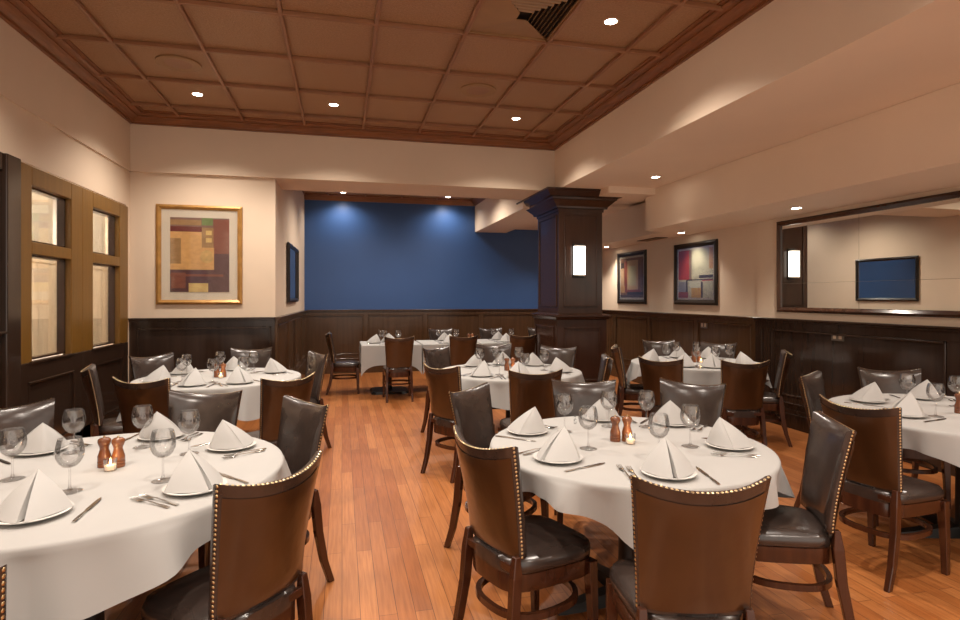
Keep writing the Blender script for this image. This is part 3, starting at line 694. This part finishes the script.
def make_mill(m_, name):
    r = thing(name, 'x', 'pepper mill')
    G().lathe([(.001, 0), (.026, 0), (.0265, .006), (.0265, .012), (.0245, .014), (.0265, .016), (.0265, .024), (.0245, .026), (.0262, .028), (.026, .045), (.021, .060), (.0175, .075), (.0185, .086), (.0215, .092), (.001, .092)], 28).obj('body', m_, r, smooth=True, auto=50)
    hd = G().lathe([(.001, .0925), (.021, .0925), (.0235, .098), (.0255, .106), (.0245, .116), (.018, .122), (.006, .1245), (.001, .1246)], 28).obj('head', m_, r, smooth=True, auto=50)
    G().lathe([(.001, .124), (.0045, .124), (.0045, .130), (.003, .132), (.001, .132)], 14).obj('finial', M['brass'], hd, smooth=True, auto=50)
    return r
def make_candle():
    r = thing('votive_candle', 'x', 'candle')
    G().lathe([(.001, 0), (.023, 0), (.026, .05), (.0245, .05), (.0215, .004), (.001, .004)], 24).obj('cup', M['glass'], r, smooth=True, auto=60)
    wx = G().lathe([(.001, .0045), (.0205, .0045), (.0215, .022), (.001, .022)], 20).obj('wax', M['wax'], r, smooth=True, auto=50)
    G().lathe([(.0005, .023), (.0035, .028), (.0042, .034), (.002, .044), (.0005, .050)], 12).obj('flame', M['flame'], wx, smooth=True)
    l_ = bpy.data.lights.new('candle_lamp', 'POINT'); l_.energy = .06; l_.color = (1, .6, .25); l_.shadow_soft_size = .01
    link('lamp', l_, r, (0, 0, .06))
    return r

TOP = .77
def cloth_round(R, half, rot, name, seed, drop_max=.52):
    """square linen cloth draped over a round top"""
    rnd = random.Random(seed); n = 192; vs = []; fs = []; ph = [rnd.uniform(0, 6.28) for _ in range(5)]
    for r_ in (.25, .5, .75, .92): vs += [(R * r_ * cos(2 * pi * i / n), R * r_ * sin(2 * pi * i / n), TOP) for i in range(n)]
    pleats = [(2 * pi * (k_ + rnd.uniform(-.35, .35)) / 18, rnd.uniform(.05, .10), (1 if k_ % 2 else -.8) * rnd.uniform(.025, .06)) for k_ in range(18)]
    rows = 11; hang = []
    for i in range(n):
        a = 2 * pi * i / n - rot; e = 1 / max(abs(cos(a)), abs(sin(a))); c4 = abs(sin(2 * a)); hang.append(.12 + half * c4 ** 3 + .012 * sin(3 * a + ph[4]))
    # roll-over
    for q in (0, .5, 1):
        b = q * pi / 2; rr = R - .012 + .012 * sin(b) + .003; zz = TOP - .012 + .012 * cos(b)
        vs += [(rr * cos(2 * pi * i / n), rr * sin(2 * pi * i / n), zz) for i in range(n)]
    for j in range(1, rows + 1):
        t = j / rows
        for i in range(n):
            th = 2 * pi * i / n; a = th - rot; L = hang[i]
            c4 = abs(sin(2 * a))                          # 1 at the corners of the cloth
            fold = (.018 * (1 - 2 * abs(sin(4.5 * a + ph[0])) ** .7) * (.4 + .6 * c4) + .016 * sin(13 * a + ph[1]) * c4 + .007 * sin(23 * a + ph[2])) * (t ** .8)
            corner = (.050 * c4 ** 4 - .02 * (1 - c4) ** 1) * t ** 1.2
            for pa, pw, pv in pleats:
                dd = (th - pa + pi) % (2 * pi) - pi; fold += pv * math.exp(-(dd / pw) ** 2) * t ** .65
            twist = .05 * sin(4 * a + ph[3]) * t * c4
            rr = R + .004 + .012 * t + fold + corner
            rr = max(rr, R + .004 - .045 * t)
            vs.append((rr * cos(th + twist * .5), rr * sin(th + twist * .5), TOP - .012 - (L - .012) * t))
    nr = len(vs) // n
    fs.append(tuple(range(n)))
    for j in range(nr - 1):
        for i in range(n): fs.append((j * n + i, j * n + (i + 1) % n, (j + 1) * n + (i + 1) % n, (j + 1) * n + i))
    return G().add(vs, fs).mesh(name, M['cloth'], smooth=True, auto=70)
def make_round_table(R):
    r = thing('round_table', 'x', 'table')
    G().lathe([(.001, TOP - .04), (R - .02, TOP - .04), (R - .005, TOP - .035), (R - .005, TOP - .004), (.001, TOP - .004)], 64).obj('tabletop', M['chairwood'], r, smooth=True, auto=40)
    G().lathe([(.001, .06), (.055, .06), (.045, .09), (.042, .60), (.06, .68), (.16, .725), (.001, .725)], 24).obj('pedestal', M['iron'], r, smooth=True, auto=40)
    g = G()
    for k in range(4):
        a = k * pi / 2 + pi / 4; c, s = cos(a), sin(a)
        def P(d_, w_, z): return (c * d_ - s * w_, s * d_ + c * w_, z)
        g.sweep([[P(d_, -w_, 0.0), P(d_, w_, 0.0), P(d_, w_ * .8, h_), P(d_, -w_ * .8, h_)] for d_, w_, h_ in ((.0, .05, .075), (.2, .042, .055), (.38, .034, .03), (.42, .025, .02))])
    g.obj('base', M['iron'], r)
    return r

chair0 = make_chair(); plate_me = make_plate(); nap_me = make_napkin(); glass0 = make_glass(); fork_me = make_fork(); knife_me = make_knife()
mill_a = make_mill(M['mill'], 'pepper_mill'); mill_b = make_mill(M['mill2'], 'salt_mill'); candle0 = make_candle()
table0 = make_round_table(.72)
protos = [chair0, glass0, mill_a, mill_b, candle0, table0]

# (name, centre, radius, cloth half side, cloth rotation deg, description, seats)
# seats: key -> (backrest top centre x, y, facing or None, seat words)
TABLES = [
 ('near left table', (-1.01, 2.68), .75, .11, -119, 31, {
    'A1': (-.21, 2.00, 138, 'right front seat'), 'A2': (-.18, 3.26, -147, 'right seat'), 'A3': (-.79, 3.74, -104, 'back seat'),
    'A4': (-1.72, 3.50, -46, 'left back seat'), 'A5': (-.90, 1.37, 92, 'front seat')}),
 ('near middle table', (1.38, 2.60), .675, .15, -58, 32, {
    'B1': (.54, 2.25, 20, 'left seat'), 'B2': (.76, 3.49, -45, 'left back seat'), 'B3': (1.60, 3.63, -107, 'back seat'),
    'B4': (2.29, 3.40, -142, 'right back seat'), 'B5': (2.19, 2.15, 153, 'right seat'), 'B6': (1.09, 1.57, 75, 'front seat')}),
 ('far left table', (-1.08, 5.62), .70, .15, -105, 33, {
    'C1': (-1.37, 4.42, 68, 'left front seat'), 'C2': (-1.98, 5.21, 18, 'left seat'), 'C3': (-1.83, 6.23, -43, 'left back seat'),
    'C4': (-.98, 6.80, -91, 'right back seat'), 'C5': (-.22, 6.03, -155, 'right seat'), 'C6': (-.36, 4.30, 128, 'right front seat')}),
 ('far middle table', (1.62, 5.45), .70, .14, 25, 34, {
    'D1': (.79, 4.71, 33, 'left front seat'), 'D2': (1.02, 6.40, -50, 'left back seat'), 'D3': (1.46, 4.20, 86, 'front seat'),
    'D4': (2.43, 6.19, -132, 'right back seat'), 'D5': (1.78, 6.68, -97, 'back seat'), 'D6': (2.46, 5.02, 158, 'right front seat')}),
 ('far right table', (3.85, 5.65), .70, .15, 20, 35, {
    'E1': (2.86, 4.76, 36, 'left front seat'), 'E2': (3.50, 4.40, 76, 'right front seat'), 'E3': (3.06, 6.02, -22, 'left seat'),
    'E4': (4.05, 6.78, -100, 'left back seat'), 'E5': (4.58, 6.25, -143, 'right back seat'), 'E6': (4.46, 5.00, 142, 'right seat')}),
 ('near right table', (3.80, 2.78), .74, .12, 10, 36, {
    'F1': (2.70, 2.53, 10, 'left seat'), 'F2': (3.33, 3.52, -58, 'left back seat'), 'F3': (4.21, 3.65, -118, 'back seat')}),
]
LOOK = {'A1': 'large leather chair with floor-tinted back turned away', 'A2': 'dark leather chair seen half from the front', 'A3': 'dark leather chair facing the camera',
        'A4': 'dark leather chair with a studded top edge', 'A5': 'leather chair mostly outside the frame with a studded edge'}
SETS = {  # measured places of plate and glass for the nearest tables
 'A1': ((-.54, 2.36), (-.69, 2.50)), 'A2': ((-.52, 2.97), (-.69, 2.90)), 'A3': ((-.91, 3.27), (-.94, 3.08)), 'A4': ((-1.38, 3.10), (-1.22, 3.05)), 'A5': ((-1.00, 2.20), (-.99, 2.44)),
 'B1': ((.94, 2.41), (1.15, 2.55)), 'B2': ((.97, 2.93), (1.17, 2.90)), 'B3': ((1.50, 3.14), (1.46, 2.96)), 'B4': ((1.84, 2.93), (1.66, 2.90)), 'B5': ((1.83, 2.42), (1.65, 2.47)), 'B6': ((1.30, 2.10), (1.39, 2.32)),
 'F1': ((3.36, 2.80), (3.52, 2.74)), 'F2': ((3.56, 3.24), (3.76, 3.12)), 'F3': ((4.05, 3.24), (3.98, 2.96)),
}
first = {'chair': True, 'glass': True, 'ma': True, 'mb': True, 'candle': True, 'table': True}
def place(proto, key, loc, rz, label, group):
    if first[key]:
        first[key] = False; proto.location = loc; proto.rotation_euler = (0, 0, rz); return tag(proto, label, proto['category'], group)
    return dup(proto, loc, rz, label, group)
def put_chair(mx_, my, fa, label, group):
    f = radians(fa); place(chair0, 'chair', (mx_ + .262 * cos(f), my + .262 * sin(f), 0), f - pi / 2, label, group)
def simple(name, me, loc, rz, label, cat, group, tilt=0):
    o = link(name, me); o.location = loc; o.rotation_euler = (tilt, 0, rz); return tag(o, label, cat, group)
def setting(key, px, py, gx_, gy_, fa, where, group, cutlery=True):
    f = radians(fa); F = Vector((cos(f), sin(f))); Rt = Vector((sin(f), -cos(f))); rz = f - pi / 2; z = TOP + .0012
    simple('side_plate', plate_me, (px, py, z), rz, 'small white plate under the napkin at the ' + where, 'plate', 'plates, ' + group)
    simple('napkin', nap_me, (px + F.x * .014, py + F.y * .014, z + .0145), rz + rnd.uniform(-.22, .22), 'white pyramid-folded napkin at the ' + where, 'napkin', 'napkins, ' + group)
    place(glass0, 'glass', (gx_, gy_, z), 0, 'clear stemmed wine glass at the ' + where, 'wine glasses, ' + group)
    if not cutlery: return
    p = Vector((px, py))
    for d_, nm in ((.140, 'inner'), (.172, 'outer')):
        q = p - Rt * d_ + F * rnd.uniform(-.015, .015); simple('fork', fork_me, (q.x, q.y, z), rz + .04 + rnd.uniform(-.03, .03), nm + ' steel fork at the ' + where, 'fork', 'forks, ' + group)
    q = p + Rt * .155 + F * rnd.uniform(-.01, .02); simple('knife', knife_me, (q.x, q.y, z), rz + rnd.uniform(-.15, .15), 'steel table knife at the ' + where, 'knife', 'knives, ' + group)
rnd = random.Random(3)
MILLS = {'near left table': (-.965, 2.765), 'near middle table': (1.375, 2.65)}
for (tn, (cx, cy), R, half, rot, seed, seats) in TABLES:
    t = place(table0, 'table', (cx, cy, 0), radians(rot + 20), 'round pedestal table under white cloth, the ' + tn, 'round tables')
    if abs(R - .72) > .001:
        pass
    t.scale = (R / .72, R / .72, 1)
    me = cloth_round(R + .003, half, radians(rot), 'tablecloth', seed)
    o = link('tablecloth', me, None, (cx, cy, 0)); tag(o, 'white square linen cloth draped over the ' + tn, 'tablecloth', 'white tablecloths')
    for k, (mx_, my, fa, words) in seats.items():
        lb = ('%s at the %s, %s' % (LOOK[k], tn, words)) if k in LOOK and len((LOOK[k] + tn + words).split()) < 13 else 'dark leather dining chair with brass studs, %s of the %s' % (words, tn)
        put_chair(mx_, my, fa, lb, 'chairs around the ' + tn)
        f = radians(fa)
        if k in SETS: (px, py), (gx_, gy_) = SETS[k]
        else:
            d_ = Vector((cx - mx_, cy - my)).normalized(); R2 = Vector((d_.y, -d_.x))
            px, py = cx - d_.x * (R - .20), cy - d_.y * (R - .20)
            gx_, gy_ = px + d_.x * .17 + R2.x * .09, py + d_.y * .17 + R2.y * .09
            fa = math.degrees(atan2(d_.y, d_.x))
        setting(k, px, py, gx_, gy_, fa, '%s of the %s' % (words, tn), tn)
    mx_, my = MILLS.get(tn, (cx, cy)); c, s = .972, -.2345   # side by side across the view
    place(mill_a, 'ma', (mx_ - c * .030, my - s * .030, TOP + .0012), 0, 'reddish wooden pepper mill in the centre of the ' + tn, 'pepper mills')
    place(mill_b, 'mb', (mx_ + c * .030, my + s * .030, TOP + .0012), 0, 'paler wooden salt mill in the centre of the ' + tn, 'salt mills')
    place(candle0, 'candle', (mx_ + .018, my - .062, TOP + .0012), 0, 'lit glass votive candle before the mills on the ' + tn, 'votive candles')
# sixth glass near the left edge of the near left table
place(glass0, 'glass', (-1.28, 2.66, TOP + .0012), 0, 'clear stemmed wine glass standing alone at left edge of near left table', 'wine glasses, near left table')

# ------------------------------------------------------------------ row of square tables before the blue wall
GX0, GW, GYf, GYb = .27, .93, 8.72, 9.65
def make_square_table():
    r = thing('square_table', 'x', 'table'); h = GW / 2 - .03
    G().box((-h, -h, TOP - .04), (h, h, TOP - .004)).obj('tabletop', M['chairwood'], r, bevel=.003)
    G().lathe([(.001, .03), (.06, .03), (.038, .05), (.036, .66), (.14, .725), (.001, .725)], 20).obj('pedestal', M['iron'], r, smooth=True, auto=40)
    G().hull([(x * .3, y * .3, 0) for x, y in ((-1, -.8), (-.8, -1), (.8, -1), (1, -.8), (1, .8), (.8, 1), (-.8, 1), (-1, .8))], [(x * .27, y * .27, .035) for x, y in ((-1, -.8), (-.8, -1), (.8, -1), (1, -.8), (1, .8), (.8, 1), (-.8, 1), (-1, .8))]).obj('base', M['iron'], r)
    return r
def cloth_square(w_, name):
    """cloth over a square top: short drop in the middle of a side, longer at the corners"""
    h = w_ / 2; vs = []; fs = []; n = 24; per = []
    rnd_ = random.Random(5)
    for s in range(4):
        for i in range(n):
            t = -1 + 2 * i / n
            x, y = ((t, -1), (1, t), (-t, 1), (-1, -t))[s]; per.append((x, y, abs(t)))
    N_ = len(per); rows = [(0, 0), (.003, .003), (.004, .02), (.005, .12), (.007, .24), (.009, 1)]
    vs += [(x * (h - .03), y * (h - .03), TOP) for x, y, t in per]
    for k, (o_, dz) in enumerate(rows):
        for x, y, t in per:
            L = .30 + .16 * t ** 5
            d_ = dz if dz < .5 else L
            d_ = min(d_, L); vs.append((x * (h + o_ + .003 * sin(t * 9) * (dz > .1)), y * (h + o_ + .003 * sin(t * 9) * (dz > .1)), TOP - d_))
    fs.append(tuple(range(N_)))
    for j in range(len(rows)):
        for i in range(N_): fs.append((j * N_ + i, j * N_ + (i + 1) % N_, (j + 1) * N_ + (i + 1) % N_, (j + 1) * N_ + i))
    return G().add(vs, fs).mesh(name, M['cloth'], smooth=True, auto=50)
sq_me = cloth_square(GW - .035, 'square_tablecloth'); st0 = make_square_table()
pos = ['leftmost', 'second', 'third', 'fourth']
for k in range(4):
    cx, cy = GX0 + GW * (k + .5), (GYf + GYb) / 2
    nm = pos[k] + ' square table from left by blue wall'
    if k == 0: st0.location = (cx, cy, 0); tag(st0, 'square pedestal table, ' + nm, 'table', 'square tables by the blue wall')
    else: dup(st0, (cx, cy, 0), 0, 'square pedestal table, ' + nm, 'square tables by the blue wall')
    o = link('tablecloth', sq_me, None, (cx, cy, 0)); tag(o, 'white cloth on the ' + nm, 'tablecloth', 'cloths by the blue wall')
    for side, yy, fa in (('near', GYf, 90), ('far', GYb, -90)):
        if (side == 'far' and k == 0): pass
        if k < 3 or side == 'far':
            if not (side == 'far' and k == 0):
                cxs = {('near', 0): .80, ('near', 1): 1.74, ('near', 2): 2.66, ('far', 1): 1.72, ('far', 2): 2.65, ('far', 3): 3.58}[(side, k)]
                put_chair(cxs, (8.22 if side == 'near' else 10.18), fa, 'leather chair on the %s side of the %s square table by blue wall' % (side, pos[k]), 'chairs along the row of square tables')
            setting('G', cx, cy + (-.27 if side == 'near' else .27), cx + .13 * (1 if side == 'near' else -1), cy + (-.10 if side == 'near' else .10), fa, '%s side of %s square table' % (side, pos[k]), 'row by blue wall')
    if k in (1,):
        place(mill_a, 'ma', (cx + .36, cy, TOP + .0012), 0, 'reddish wooden pepper mill on the row of tables by blue wall', 'pepper mills')
        place(mill_b, 'mb', (cx + .42, cy, TOP + .0012), 0, 'paler wooden salt mill on the row of tables by blue wall', 'salt mills')
        place(candle0, 'candle', (cx + .39, cy - .07, TOP + .0012), 0, 'lit votive candle on the row of tables by the blue wall', 'votive candles')
put_chair(-.20, 9.25, 0, 'dark leather dining chair at the left end of row by blue wall', 'chairs along the row of square tables')
setting('G', GX0 + .22, 9.19, GX0 + .38, 9.12, 0, 'left end of the row of square tables', 'row by blue wall')
